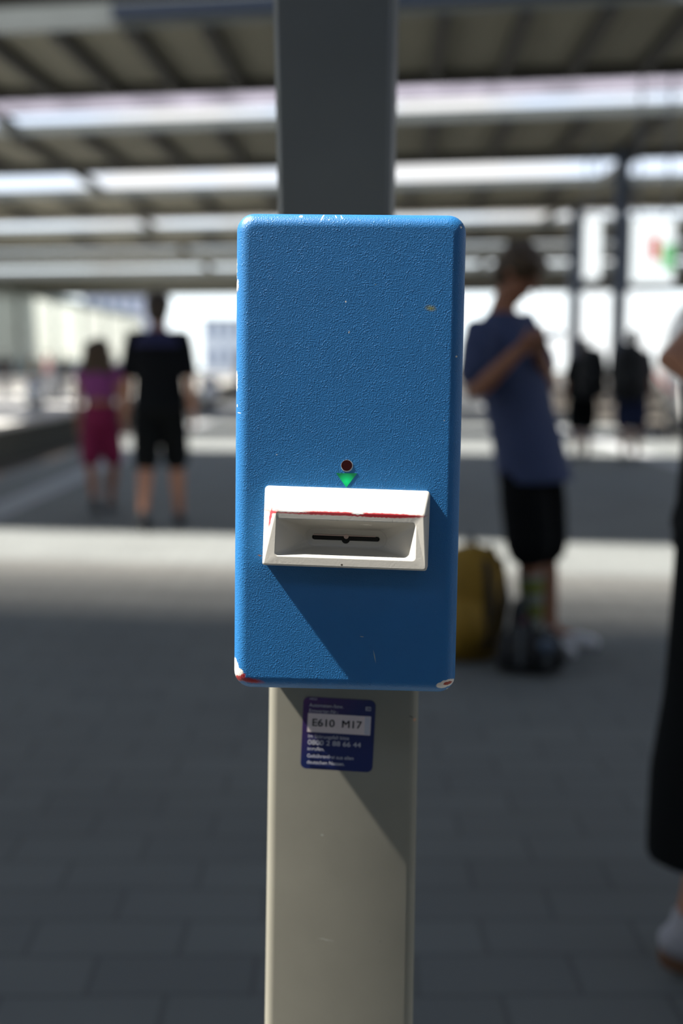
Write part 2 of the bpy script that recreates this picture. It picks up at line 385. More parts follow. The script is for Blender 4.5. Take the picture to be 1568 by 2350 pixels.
# shell outline with rounded corners, front edge rolled over a radius
def rrect(hx, hz, r, k=8, cx=0, cz=0):
    out = []
    r = min(r, hx * .999, hz * .999)
    for qx, qz, a0 in ((1, 1, 0), (-1, 1, 90), (-1, -1, 180), (1, -1, 270)):
        for i in range(k + 1):
            a = math.radians(a0 + 90 * i / k)
            out.append((cx + qx * (hx - r) + r * math.cos(a), cz + qz * (hz - r) + r * math.sin(a)))
    return out
def bridge(bm, rings, cap0=True, cap1=True):
    R_ = [[bm.verts.new(c) for c in r] for r in rings]
    nn = len(R_[0])
    for a, b_ in zip(R_, R_[1:]):
        for i in range(nn): bm.faces.new((a[i], a[(i + 1) % nn], b_[(i + 1) % nn], b_[i]))
    if cap0: bm.faces.new(R_[0])
    if cap1: bm.faces.new(R_[-1])
    return R_
fr = .0105
rings = [[(x, .03, z) for x, z in rrect(.0372, .0115, .0110, 8, -.0002, -.0650)], [(x, 0, z) for x, z in rrect(.0372, .0115, .0110, 8, -.0002, -.0650)],
         [(x, 0, z) for x, z in rrect(HW - fr - .0006, HH - fr - .0006, .0055, 8)]]
for i in range(9):
    a = math.radians(90 * i / 8)
    ins = fr * (1 - math.sin(a)); y = fr * (1 - math.cos(a))
    rings.append([(x, y, z) for x, z in rrect(HW - ins, HH - ins, .014 - ins * .75, 8)])
rings.append([(x, HD, z) for x, z in rrect(HW, HH, .014, 8)])
bridge(bm, rings)
hs = obj('housing', bm, M_blue, T, smooth=True)
es = hs.modifiers.new('edges', 'EDGE_SPLIT'); es.split_angle = math.radians(50)

# slot block
BC = V(.0002, 0, -.0558); BR = Matrix.Rotation(math.radians(.9), 4, 'Y')
RDD = (.40, .035, .045)
bchips = [(-.006, .0129, .0565, .0014, -.004, RDD, .3, 1), (.030, .0127, .030, .0017, -.004, (.36, .02, .03), .2, 1),
          (-.0588, .008, .0011, .0072, .12, RDD, .3, 1), (-.056, .0125, .004, .0012, -.3, RDD, .2, 1),
          (.0095, .0135, .0045, .0010, 0, (.7, .68, .66), .2, 1), (-.042, .0134, .012, .0007, 0, (.72, .7, .68), .3, 1),
          (.016, .004, .0045, .0004, .05, (.8, .78, .75), .4, 1), (-.0015, -.0265, .0009, .0007, 0, (.05, .04, .03), .3, 1), (0, -.0302, .008, .0008, 0, (.1, .08, .06), .6, 2), (.014, -.0322, .004, .0006, 0, (.06, .05, .04), .5, 2),
          (.0365, .0085, .0002, .0014, 0, (.3, .28, .26), .3, 0)]
M_beige = chip_material('beige_plastic', (.50, .48, .435), bchips, (500, .00012, .6, .2), .42)
def brect(cx, cz, hx0, hx1, hz, r, y0, y1, dx=0, k=6):
    """ring of a block section: half width hx1 on top, hx0 at the foot, depth y1 on top, y0 at the foot"""
    o_ = []
    for x, z in rrect((hx0 + hx1) / 2, hz, r, k):
        t = (z + hz) / (2 * hz); s_ = (hx0 * (1 - t) + hx1 * t) / ((hx0 + hx1) / 2)
        o_.append((cx + dx * t + x * s_, y0 * (1 - t) + y1 * t, cz + z))
    return o_
bm = bmesh.new()
rings = [brect(0, .0000, .0658, .0655, .0311, .0030, .002, .002),
         brect(0, .0000, .0658, .0655, .0311, .0030, -.003, -.003),
         brect(.0003, -.0068, .0642, .0584, .0220, .0022, -.0275, -.0228, .0026),
         brect(.0004, -.0070, .0630, .0570, .0208, .0018, -.0285, -.0238, .0028),
         brect(.0004, -.0069, .0546, .0542, .0144, .0030, -.0280, -.0238),
         brect(.0004, -.0069, .0543, .0539, .0141, .0028, -.0274, -.0232),
         brect(-.0003, -.0092, .0330, .0330, .0078, .0076, .001, .001),
         brect(-.0003, -.0092, .0318, .0318, .0069, .0067, .0035, .0035),
         brect(-.0003, -.0092, .0270, .0270, .0016, .0015, .0035, .0035),
         brect(-.0003, -.0092, .0270, .0270, .0016, .0015, .020, .020)]
bridge(bm, rings, False, True)
bk = obj('slot_block', bm, M_beige, T); bk.location = BC; bk.rotation_euler = (0, math.radians(.9), 0)
tag(bk, 'beige bevelled block with worn red upper edge')
bv = bk.modifiers.new('bevel', 'BEVEL'); bv.width = .0006; bv.segments = 2; bv.limit_method = 'ANGLE'; bv.angle_limit = math.radians(25)
M_hole = mat('dark_slot', (.004, .004, .004), .8)
bm = bmesh.new()
box(bm, (-.0267, .0028, -.0113), (.0262, .019, -.0072), .0012)
bmesh.ops.create_cone(bm, cap_ends=True, segments=24, radius1=.0033, radius2=.0033, depth=.016, matrix=Matrix.Translation((-.0003, .0108, -.0103)) @ Matrix.Rotation(math.pi / 2, 4, 'X'))
sq = obj('ticket_slot', bm, M_hole, bk); tag(sq, 'black narrow ticket slot')
bm = bmesh.new(); box(bm, (-.0262, .0024, -.0076), (-.001, .006, -.0068)); box(bm, (-.001, .0024, -.0075), (.0235, .006, -.0069)); bmesh.ops.create_cone(bm, cap_ends=True, segments=16, radius1=.0019, radius2=.0019, depth=.004, matrix=Matrix.Translation((0, .0045, -.0079)) @ Matrix.Rotation(math.pi / 2, 4, 'X'))
lp = obj('slot_lip', bm, mat('pinkish_lip', (.55, .42, .38), .5), bk)

# indicator lamps
M_rim = mat('dark_gap', (.01, .015, .02), .6)
M_redlens = mat('red_lens', (.035, .003, .004), .18, coat=.6)
def disc(bm, r, y0, y1, cx, cz, k=32, taper=1.0):
    bridge(bm, [[(cx + r * math.cos(2 * math.pi * i / k), y0, cz + r * math.sin(2 * math.pi * i / k)) for i in range(k)],
                [(cx + r * taper * math.cos(2 * math.pi * i / k), y1, cz + r * taper * math.sin(2 * math.pi * i / k)) for i in range(k)]])
bm = bmesh.new(); disc(bm, .00485, .0002, -.00012, -.0001, -.0069)  # pale crescent painted as the bright lower edge of the lamp hole
obj('lamp_edge_glint', bm, mat('painted_glint', (.45, .52, .58), .4), T)
bm = bmesh.new(); disc(bm, .0043, .0002, -.0003, -.0003, -.0066)
lens = obj('round_lamp', bm, [M_redlens], T); tag(lens, 'unlit dark red round lamp')
M_green = bpy.data.materials.new('lit_green_lens'); M_green.use_nodes = True
n = M_green.node_tree; p = n.nodes['Principled BSDF']; p.inputs['Base Color'].default_value = (.01, .12, .05, 1); p.inputs['Roughness'].default_value = .25
tcn = n.nodes.new('ShaderNodeTexCoord'); mp = n.nodes.new('ShaderNodeMapping'); mp.vector_type = 'TEXTURE'
mp.inputs['Location'].default_value = (-.0003, 0, -.0196); mp.inputs['Scale'].default_value = (.0085, 1, .0075)
ln = n.nodes.new('ShaderNodeVectorMath'); ln.operation = 'LENGTH'; rp = n.nodes.new('ShaderNodeValToRGB')
n.links.new(tcn.outputs['Object'], mp.inputs[0]); n.links.new(mp.outputs[0], ln.inputs[0]); n.links.new(ln.outputs['Value'], rp.inputs[0])
rp.color_ramp.elements[0].color = (.0, .75, .22, 1); rp.color_ramp.elements[0].position = 0
rp.color_ramp.elements[1].color = (0, .09, .03, 1); rp.color_ramp.elements[1].position = .95
e = rp.color_ramp.elements.new(.45); e.color = (0, .42, .12, 1)
n.links.new(rp.outputs[0], p.inputs['Emission Color']); p.inputs['Emission Strength'].default_value = .85
bm = bmesh.new()
tri = [(-.0087, -.0128), (.0082, -.0127), (-.0003, -.0241)]
bridge(bm, [[(x, .0002, z) for x, z in tri], [(x, -.0002, z) for x, z in tri]])
ar = obj('arrow_lamp', bm, M_green, T); tag(ar, 'lit green arrow pointing down at the slot')

# post
M_post = chip_material('grey_post_paint', (.235, .225, .185), [(-.0222, -.355, .0012, .0006, 0, (.4, .4, .35), .3, 1), (.0605, -.2447, .0012, .0012, 0, (.5, .25, .15), .2, 1), (.0575, -.2415, .0022, .0004, .6, (.08, .07, .05), .3, 1),
        (-.018, -.455, .006, .0004, .15, (.4, .4, .35), .5, 1), (.033, -.455, .0006, .0006, 0, (.1, .1, .08), .3, 1)], (900, .00006, .5, .2), .5)
bm = bmesh.new()
PF = .120
inv = VR.inverted()
zb = -1.2065
def postring(zf, grow):
    o_ = []
    for x, z in rrect(.0685 + grow, .045, .009, 6):
        o_.append((x - .0048 - grow * .0, PF + .045 + z, zf))
    return o_
bridge(bm, [postring(.10, 0), postring(-.22, 0), postring(-.54, .0014), postring(zb, .003)])
po = obj('post', bm, M_post, T, smooth=True); em = po.modifiers.new('edges', 'EDGE_SPLIT'); em.split_angle = math.radians(50)

# sticker with its writing
M_stick = bpy.data.materials.new('sticker_print'); M_stick.use_nodes = True
n = M_stick.node_tree; p = n.nodes['Principled BSDF']; p.inputs['Roughness'].default_value = .3
tcn = n.nodes.new('ShaderNodeTexCoord'); sp_ = n.nodes.new('ShaderNodeSeparateXYZ'); n.links.new(tcn.outputs['Object'], sp_.inputs[0])
nn = n.nodes.new('ShaderNodeTexNoise'); nn.inputs['Scale'].default_value = 800; n.links.new(tcn.outputs['Object'], nn.inputs[0])
ma = n.nodes.new('ShaderNodeMath'); ma.operation = 'MULTIPLY_ADD'; ma.inputs[1].default_value = -12; n.links.new(sp_.outputs[0], ma.inputs[0])
mb = n.nodes.new('ShaderNodeMath'); mb.operation = 'MULTIPLY_ADD'; mb.inputs[1].default_value = 12; n.links.new(sp_.outputs[2], mb.inputs[0]); n.links.new(mb.outputs[0], ma.inputs[2]); mb.inputs[2].default_value = -.05
mc = n.nodes.new('ShaderNodeMath'); mc.operation = 'MULTIPLY'; n.links.new(ma.outputs[0], mc.inputs[0]); n.links.new(nn.outputs[0], mc.inputs[1]); mc.use_clamp = True
mxx = n.nodes.new('ShaderNodeMixRGB'); mxx.inputs[1].default_value = (.012, .022, .11, 1); mxx.inputs[2].default_value = (.20, .035, .16, 1)
n.links.new(mc.outputs[0], mxx.inputs[0]); n.links.new(mxx.outputs[0], p.inputs['Base Color'])
SC = V(-.0091, PF, -.2597); SA = math.radians(1.9)
bm = bmesh.new(); rr = rrect(.0330, .0336, .0055, 6)
bridge(bm, [[(x, .0001, z) for x, z in rr], [(x, -.0004, z) for x, z in rr]])
st = obj('sticker', bm, M_stick, T); st.location = SC; st.rotation_euler = (0, SA, 0); tag(st, 'dark blue and purple information sticker on the post')
bm = bmesh.new(); rr = rrect(.0288, .0088, .0004, 2, .0005, .0098)
bridge(bm, [[(x, -.0003, z) for x, z in rr], [(x, -.0006, z) for x, z in rr]])
M_paper = mat('pinkish_paper', (.72, .62, .62), .5); obj('number_plate', bm, M_paper, st)
bm = bmesh.new(); rr = rrect(.0024, .0082, .0003, 2, .0263, .0098)
bridge(bm, [[(x, -.0004, z) for x, z in rr], [(x, -.00068, z) for x, z in rr]]); obj('clear_tape', bm, mat('tape', (.55, .55, .62), .25), st)
M_ink = mat('black_ink', (.01, .01, .012), .6); M_wtxt = mat('white_print', (.50, .50, .56), .5)
def text(s, x, z, size, m, parent, bold=0.0, wide=None, name='lettering', y=-.0008):
    c = bpy.data.curves.new(name, 'FONT'); c.body = s; c.size = size; c.extrude = .00008
    t = bpy.data.objects.new(name, c); COL.objects.link(t)
    dg = bpy.context.evaluated_depsgraph_get(); me = bpy.data.meshes.new_from_object(t.evaluated_get(dg)); bpy.data.objects.remove(t)
    if wide:
        w = max(v.co.x for v in me.vertices) - min(v.co.x for v in me.vertices); k = wide / w
        for v in me.vertices: v.co.x *= k
    if bold:
        bmm = bmesh.new(); bmm.from_mesh(me); k0 = bmesh.ops.duplicate(bmm, geom=bmm.verts[:] + bmm.edges[:] + bmm.faces[:])
        for v in k0['geom']:
            if isinstance(v, bmesh.types.BMVert): v.co += V(bold * 2, bold * .7, .00002)
        bmm.to_mesh(me); bmm.free()
    me.materials.clear(); me.materials.append(m)
    q = bpy.data.objects.new(name, me); COL.objects.link(q); q.parent = parent; q.location = (x, y, z); q.rotation_euler = (math.pi / 2, 0, 0); return q
text('E610  M17', -.0246, .0068, .0098, M_ink, st, .00012, .0450)
text('H023', -.0275, .0310, .0030, M_wtxt, st, 0, .0065)
text('Automaten-/bzw.', -.0275, .0247, .0046, M_wtxt, st, .00002, .0312)
text('Entwerter-Nr.:', -.0275, .0195, .0046, M_wtxt, st, .00002, .0265)
text('Im Störungsfall bitte', -.0275, -.0044, .0046, M_wtxt, st, .00002, .0375)
text('0800 2 88 66 44', -.0275, -.0107, .0064, M_wtxt, st, .00008, .0485)
text('anrufen.', -.0275, -.0160, .0046, M_wtxt, st, .00002, .0155)
text('Gebührenfrei aus allen', -.0275, -.0228, .0046, M_wtxt, st, .00002, .0425)
text('deutschen Netzen.', -.0275, -.0287, .0046, M_wtxt, st, .00004, .0345)
bm = bmesh.new(); rr = rrect(.0024, .0018, .0004, 3, .0265, .0256)
bridge(bm, [[(x, -.0003, z) for x, z in rr], [(x, -.0007, z) for x, z in rr]]); obj('logo_badge', bm, M_wtxt, st)
text('DB', .0248, .0245, .0030, mat('logo_ink', (.02, .02, .1), .5), st, .0001, .0034, name='logo_lettering', y=-.0009)

# ---------------------------------------------------------------- people
def frame(face):
    f = Vector((face[0], face[1], 0)).normalized(); return f, V(f.y, -f.x, 0)   # forward, right

def hand(bm, w, d, palm, thumb, s=1.0, curl=.5):
    """palm and five bent fingers; d = direction of the hand, palm = way the palm faces, thumb = thumb side"""
    d = Vector(d).normalized(); pn = Vector(palm); pn = (pn - d * pn.dot(d)).normalized(); th = d.cross(pn); th = th if th.dot(Vector(thumb)) > 0 else -th
    c = w + d * .048 * s
    ell(bm, c, (d * .056 * s, th * .040 * s, pn * .016 * s), 12)
    for i, (off, ln) in enumerate(((.030, .072), (.011, .080), (-.009, .074), (-.028, .058))):
        k = w + d * .090 * s + th * off * s
        a = curl * (.9 + .1 * i); d1 = (d * math.cos(a * .6) + pn * math.sin(a * .6)); d2 = (d * math.cos(a * 1.5) + pn * math.sin(a * 1.5)); d3 = (d * math.cos(a * 2.2) + pn * math.sin(a * 2.2))
        p1 = k + d1 * ln * .45 * s; p2 = p1 + d2 * ln * .32 * s; p3 = p2 + d3 * ln * .2 * s
        limb(bm, [k - d * .02 * s, k, p1, p2, p3], [.009 * s, .0092 * s, .0088 * s, .008 * s, .0070 * s], 8)
    b0 = w + d * .03 * s + th * .028 * s; b1 = b0 + (d * .6 + th * .75 + pn * .2).normalized() * .036 * s; b2 = b1 + (d * .85 + th * .25 + pn * .45).normalized() * .032 * s
    limb(bm, [b0 - d * .01, b0, b1, b2], [.013 * s, .013 * s, .0105 * s, .0085 * s], 8)

def head(bm, c, f, up, s=1.0):
    r = f.cross(up).normalized()
    ell(bm, c + up * .025 * s, (r * .076 * s, f * .096 * s, up * .092 * s))
    ell(bm, c - up * .045 * s + f * .018 * s, (r * .060 * s, f * .072 * s, up * .068 * s))
    ell(bm, c - up * .092 * s + f * .060 * s, (r * .026 * s, f * .024 * s, up * .020 * s), 12)
    limb(bm, [c + f * .092 * s + up * .020 * s, c + f * .113 * s - up * .020 * s], [.008 * s, .014 * s], 8)
    ell(bm, c + f * .086 * s + up * .030 * s, (r * .050 * s, f * .012 * s, up * .010 * s), 12)
    ell(bm, c + f * .090 * s - up * .052 * s, (r * .024 * s, f * .010 * s, up * .007 * s), 12)
    for k in (-1, 1): ell(bm, c + r * k * .078 * s - f * .006 * s + up * .002 * s, (r * .009 * s, f * .019 * s, up * .032 * s), 12)

def hair(c, f, up, s, m, parent, long=0, vol=1.0, vox=.009):
    r = f.cross(up).normalized(); bm = bmesh.new()
    ell(bm, c + up * .045 * s - f * .012 * s, (r * .088 * s * vol, f * .102 * s * vol, up * .088 * s * vol))
    ell(bm, c - f * .045 * s - up * .01 * s, (r * .080 * s * vol, f * .065 * s * vol, up * .085 * s * vol))
    for k in (-1, 1): ell(bm, c + r * k * .05 * s + f * .055 * s + up * .085 * s, (r * .04 * s, f * .032 * s, up * .022 * s), 10)
    if long:
        for k in (-1.1, -.4, .4, 1.1):
            limb(bm, [c + r * k * .05 - f * .06 + up * .03, c + r * k * .075 - f * .085 - up * .12, c + r * k * .085 - f * .09 - up * long * .7, c + r * k * .06 - f * .09 - up * long], [.055, .055, .05, .018], 10)
    return remesh(obj('hair', bm, m, parent), vox, 2)

def person(name, label, loc, face, J, clothes, H=1.8, skin=M_skin, hairm=M_hair, longh=0, vox=.012, build=1.0, group=None, lookdown=0, hands=(0.5, 0.5), shoe=M_dark, sole=None, hvol=1.0, hand_dirs=None, cat='person', eyes=True, thinarm=1.0):
    """J: joints in world axes relative to loc (metres). One continuous body, clothing and hair as parts."""
    root = empty(name, loc); tag(root, label, cat, group)
    f, r = frame(face); s = H / 1.8; UP = V(0, 0, 1); b = build
    hips, chest, neck, hd = J['hip'], J['chest'], J['neck'], J['head']
    spine = (neck - hips).normalized()
    hup = (UP * math.cos(lookdown) + f * math.sin(lookdown)).normalized(); hf = (f * math.cos(lookdown) - UP * math.sin(lookdown)).normalized()
    bm = bmesh.new()
    loft(bm, [(hips - spine * .10 * s, r * .10 * b, f * .085 * b), (hips - spine * .03 * s, r * .165 * b * s, f * .115 * b), (hips + spine * .08, r * .150 * b * s, f * .105 * b), (hips.lerp(chest, .55), r * .135 * b * s, f * .098 * b),
              (chest, r * .165 * b * s, f * .115 * b), (chest.lerp(neck, .55), r * .165 * b * s, f * .105 * b), (chest.lerp(neck, .85), r * .10 * b * s, f * .075 * b), (neck, r * .058 * s, f * .062 * s)], 20)
    limb(bm, [chest.lerp(neck, .8), neck, hd - hup * .05 * s], [.06 * s, .056 * s, .055 * s])
    head(bm, hd, hf, hup, s)
    for k, sd in ((-1, 'L'), (1, 'R')):
        sh, el, wr = J['sh' + sd], J['el' + sd], J['wr' + sd]
        ta = thinarm
        limb(bm, [chest.lerp(neck, .6), sh, sh.lerp(el, .4), el, el.lerp(wr, .3), wr], [.05 * s, .052 * s * ta, .046 * s * ta, .038 * s * ta, .040 * s * ta, .027 * s])
        hdn = (hand_dirs or {}).get(sd)
        if hdn: hand(bm, wr, hdn[0], hdn[1], hdn[2], s, hands[0])
        else: hand(bm, wr, (wr - el).normalized(), -r * k, f, s, hands[0])
        hp, kn, an = J['hp' + sd], J['kn' + sd], J['an' + sd]; to = J['to' + sd]
        limb(bm, [hp + spine * .03, hp.lerp(kn, .35), kn, kn.lerp(an, .3), an], [.088 * s * b, .078 * s * b, .053 * s, .055 * s * b, .034 * s])
        limb(bm, [an - V(0, 0, .01), an.lerp(to, .5) - V(0, 0, .015), to], [.036 * s, .034 * s, .026 * s], 10)
    body = remesh(obj('body', bm, skin, root), vox, 3)
    bmh = hair(hd, hf, hup, s, hairm, root, longh, hvol, max(vox, .009))
    if eyes:
        rr_ = hf.cross(hup).normalized()
        for k in (-1, 1):
            bm = bmesh.new(); ell(bm, hd + hf * .0885 * s + rr_ * k * .031 * s + hup * .010 * s, (rr_ * .013 * s, hf * .009 * s, hup * .007 * s), 10); obj('eye', bm, M_eye, root, True)
    for k, sd in ((-1, 'L'), (1, 'R')):     # shoes
        an, to = J['an' + sd], J['to' + sd]
        d = (to - an); d.z = 0; heel = an - d.normalized() * .03
        bm = bmesh.new(); q = shoe
        dd = (to - an).normalized(); side = dd.cross(UP).normalized()
        low = (J.get('pitch' + sd) or 0)
        loft(bm, [(an + V(0, 0, .01), side * .036 * s, dd * .042 * s), (an - V(0, 0, .03), side * .042 * s, dd * .052 * s), (an - V(0, 0, .055), side * .042 * s, dd * .056 * s)], 14)
        limb(bm, [heel - V(0, 0, .045 - low * .0), an.lerp(to, .45) - V(0, 0, .03), to + dd * .03], [.040 * s, .044 * s, .036 * s], 12, .9)
        remesh(obj('shoe', bm, q, root), vox, 2)
        bm = bmesh.new(); limb(bm, [heel - V(0, 0, .078), an.lerp(to, .5) - V(0, 0, .065), to + dd * .03 - V(0, 0, .03)], [.038 * s, .044 * s, .036 * s], 12, .3, fdir=side)
        so = obj('shoe', bm, sole or M_dark, root, True); so.name = 'shoe_sole'
    for kind, m, a in clothes:
        bm = bmesh.new()
        if kind == 'shirt':
            low, sl_, g = a.get('low', .10), a.get('sleeve', .75), a.get('loose', .02)
            secs = [(hips + spine * (-.02 - low * .3), r * (.175 * b * s + g), f * (.125 * b + g)), (hips + spine * .08, r * (.165 * b * s + g), f * (.115 * b + g)), (hips.lerp(chest, .55), r * (.155 * b * s + g), f * (.11 * b + g)), (chest, r * (.175 * b * s + g), f * (.12 * b + g)),
                    (chest.lerp(neck, .55), r * (.172 * b * s + g * .6), f * (.108 * b + g * .6)), (chest.lerp(neck, .83), r * (.115 * b * s + g * .4), f * (.082 * b + g * .4)), (chest.lerp(neck, .97), r * .068 * s, f * .068 * s)]
            if a.get('crop') is not None:
                t0 = hips.lerp(chest, a['crop']); secs = [(t0, r * (.150 * b * s + g), f * (.108 * b + g))] + secs[3:]
            loft(bm, secs, 24)
            if sl_:
                for sd in 'LR':
                    sh, el = J['sh' + sd], J['el' + sd]
                    limb(bm, [chest.lerp(neck, .6), sh, sh.lerp(el, sl_)], [.06 * s, .064 * s + g * .3, .062 * s + g * .5])
            remesh(obj('shirt', bm, m, root), vox, 2)
            if a.get('yoke'):
                bm = bmesh.new(); k0 = chest.lerp(neck, .42)
                loft(bm, [(k0, r * (.174 * b * s + g + .004), f * (.112 * b + g + .003)), (chest.lerp(neck, .58), r * (.176 * b * s + g), f * (.108 * b + g + .003)), (chest.lerp(neck, .84), r * (.12 * b * s + g * .4), f * (.084 * b + g * .4 + .004)), (chest.lerp(neck, .98), r * .072 * s, f * .072 * s)], 24)
                obj('shirt_yoke', bm, a['yoke'], root, True)
        elif kind == 'shorts':
            g, ln = a.get('loose', .02), a.get('len', .8)
            loft(bm, [(hips + spine * a.get('top', .06), r * (.15 * b * s + g * .5), f * (.105 * b + g * .5)), (hips - spine * .03, r * (.17 * b * s + g * .5), f * (.12 * b + g * .5)), (hips - spine * .11, r * (.13 * b * s), f * (.10 * b))], 20)
            for sd in 'LR':
                hp, kn = J['hp' + sd], J['kn' + sd]
                limb(bm, [hp + spine * .03, hp.lerp(kn, .45), hp.lerp(kn, ln)], [.096 * s * b, .088 * s * b + g * .6, .070 * s * b + g])
            remesh(obj('shorts', bm, m, root), vox, 2)
        elif kind == 'trousers':
            g = a.get('loose', .02); ln = a.get('len', .9)
            loft(bm, [(hips + spine * .1, r * (.15 * b * s + g * .5), f * (.11 * b + g * .5)), (hips - spine * .03, r * (.17 * b * s + g * .5), f * (.125 * b + g * .5)), (hips - spine * .11, r * (.13 * b * s), f * (.10 * b))], 20)
            for sd in 'LR':
                hp, kn, an = J['hp' + sd], J['kn' + sd], J['an' + sd]
                limb(bm, [hp + spine * .03, hp.lerp(kn, .5), kn, kn.lerp(an, ln)], [.100 * s * b, .088 * s * b + g, .066 * s + g * 1.3, .048 * s + g * 1.5])
            remesh(obj('trousers', bm, m, root), vox, 2)
        elif kind == 'socks':
            sd = a['side']; kn, an = J['kn' + sd], J['an' + sd]
            top = kn.lerp(an, a['from'])
            limb(bm, [top, kn.lerp(an, (a['from'] + 1) / 2), an], [.058 * s, .052 * s, .042 * s])
            obj('sock', bm, a['mat'], root, True)
    return root

def joints(H=1.8, face=(0, 1), stride=.0, arm=.0, sway=0, feet=.10):
    """walking pose in world axes; stride = half step length"""
    f, r = frame(face); s = H / 1.8; U = V(0, 0, 1)
    z = lambda h: U * h * s
    J = dict(hip=z(.97), chest=z(1.30), neck=z(1.52), head=z(1.665) + f * .015)
    for k, sd in ((-1, 'L'), (1, 'R')):
        st = stride * k
        J['hp' + sd] = r * k * .092 * s + z(.93); J['an' + sd] = r * k * feet * s + f * st * s + z(.085) + (U * .05 if st < 0 else V(0, 0, 0))
        J['kn' + sd] = r * k * .105 * s + f * (st * .45 + .03) * s + z(.51)
        J['to' + sd] = J['an' + sd] + f * .15 * s - z(.05) - (U * .045 if st < 0 else V(0, 0, 0))
        J['sh' + sd] = r * k * .185 * s + z(1.455)
        J['el' + sd] = r * k * .235 * s - f * st * .25 + z(1.15) - f * .02
        J['wr' + sd] = r * k * .265 * s - f * st * .5 + z(.90) + f * arm
    return J

# man walking away, black tee with dark blue shoulders
tee_black = mat('black_tee', (.004, .005, .007), .85, spec=.15)
tee_yoke = mat('navy_blue_yoke', (.012, .014, .07), .8)
pos = at(372, 1225, 9.2); pos.z = 0
J = joints(1.82, (0.0, 1), .16, .0, feet=.115)
person('person', 'person in black T-shirt and shorts walking away, dark blue shoulders', pos, (0, 1), J,
       [('shirt', tee_black, dict(low=.14, sleeve=.78, loose=.022, yoke=tee_yoke)), ('shorts', M_black, dict(loose=.03, len=.92))], 1.82, M_skin, M_hair, vox=.011, hands=(.6, .6), build=1.04, hvol=1.15)
# woman walking away in pink
pink = mat('pink_top', (.24, .045, .20), .8); mag = mat('magenta_shorts', (.20, .002, .055), .8)
pos = at(236, 1176, 10.2); pos.z = 0
J = joints(1.50, (0.05, 1), .13, .02, feet=.05)
person('person', 'woman in pink crop top and magenta shorts with long brown hair', pos, (.05, 1), J,
       [('shirt', pink, dict(crop=.62, sleeve=.25, loose=.006)), ('shorts', mag, dict(loose=.025, len=.85, top=.12))], 1.50, M_skin2, M_hairb, longh=.22, vox=.011, build=1.06)

# youth looking at a phone beside the machine
blue_tee = mat('blue_grey_tee', (.045, .065, .15), .85, noise=(25, .08))
base = V(.93, 5.28, 0)
fc = (.86, -.5); f, r = frame(fc)
def W_(px, py, dy=0): return at(px, py, 5.28 + dy) - base
J = dict(hip=W_(1218, 1045, .0), chest=W_(1172, 850, .02), neck=W_(1152, 712, .03), head=W_(1190, 628, 0))
J['shR'] = W_(1100, 765, -.14); J['elR'] = W_(1088, 905, -.22); J['wrR'] = W_(1190, 805, -.34)
J['shL'] = W_(1196, 745, .16); J['elL'] = W_(1262, 890, .10); J['wrL'] = W_(1238, 812, -.16)
J['hpR'] = W_(1196, 1060, -.08); J['knR'] = W_(1216, 1265, -.12); J['anR'] = W_(1222, 1440, -.05); J['anR'].z = .085
J['hpL'] = W_(1240, 1060, .08); J['knL'] = W_(1250, 1260, .06); J['anL'] = W_(1262, 1440, .06); J['anL'].z = .085
J['toR'] = J['anR'] + V(.12, -.10, -.05); J['toL'] = J['anL'] + V(.15, -.06, -.05)
sock = bpy.data.materials.new('striped_sock'); sock.use_nodes = True
n = sock.node_tree; p = n.nodes['Principled BSDF']; p.inputs['Roughness'].default_value = .9
tcn = n.nodes.new('ShaderNodeTexCoord'); sp_ = n.nodes.new('ShaderNodeSeparateXYZ'); wv = n.nodes.new('ShaderNodeMath'); wv.operation = 'MULTIPLY'; wv.inputs[1].default_value = 9.0
fr_ = n.nodes.new('ShaderNodeMath'); fr_.operation = 'FRACT'; rp = n.nodes.new('ShaderNodeValToRGB'); rp.color_ramp.interpolation = 'CONSTANT'
rp.color_ramp.elements[0].color = (.28, .30, .26, 1); rp.color_ramp.elements[1].color = (.20, .23, .03, 1); rp.color_ramp.elements[1].position = .48
n.links.new(tcn.outputs['Object'], sp_.inputs[0]); n.links.new(sp_.outputs[2], wv.inputs[0]); n.links.new(wv.outputs[0], fr_.inputs[0]); n.links.new(fr_.outputs[0], rp.inputs[0]); n.links.new(rp.outputs[0], p.inputs['Base Color'])
youth = person('person', 'person in blue-grey T-shirt and black shorts looking down at a phone', base, fc, J,
       [('shirt', blue_tee, dict(low=.3, sleeve=.62, loose=.035)), ('shorts', M_black, dict(loose=.035, len=.93)), ('socks', sock, dict(side='R', mat=sock, **{'from': .28}))], 1.80, M_skin2, M_hairb, vox=.008, lookdown=.62, hvol=1.08,
       hand_dirs={'R': (V(.75, -.15, .35), V(.1, .6, .6), V(.0, .2, 1)), 'L': (V(-.1, -.6, .25), V(.1, .2, 1), V(-1, 0, .3))}, hands=(.9, .9), shoe=M_white, build=1.0)
# the phone in his hand
bm = bmesh.new(); box(bm, (-.036, -.075, -.0045), (.036, .075, .0045), .003)
ph = empty('mobile_phone', base + W_(1252, 776, -.33)); tag(ph, 'dark mobile phone held up by the person in blue', 'phone')
ph.rotation_euler = (math.radians(20), math.radians(8), math.radians(-75))
obj('phone_case', bm, M_dark, ph)
bm = bmesh.new(); box(bm, (-.033, -.071, .0044), (.033, .071, .0049)); obj('phone_screen', bm, mat('phone_glass', (.01, .012, .015), .1), ph)

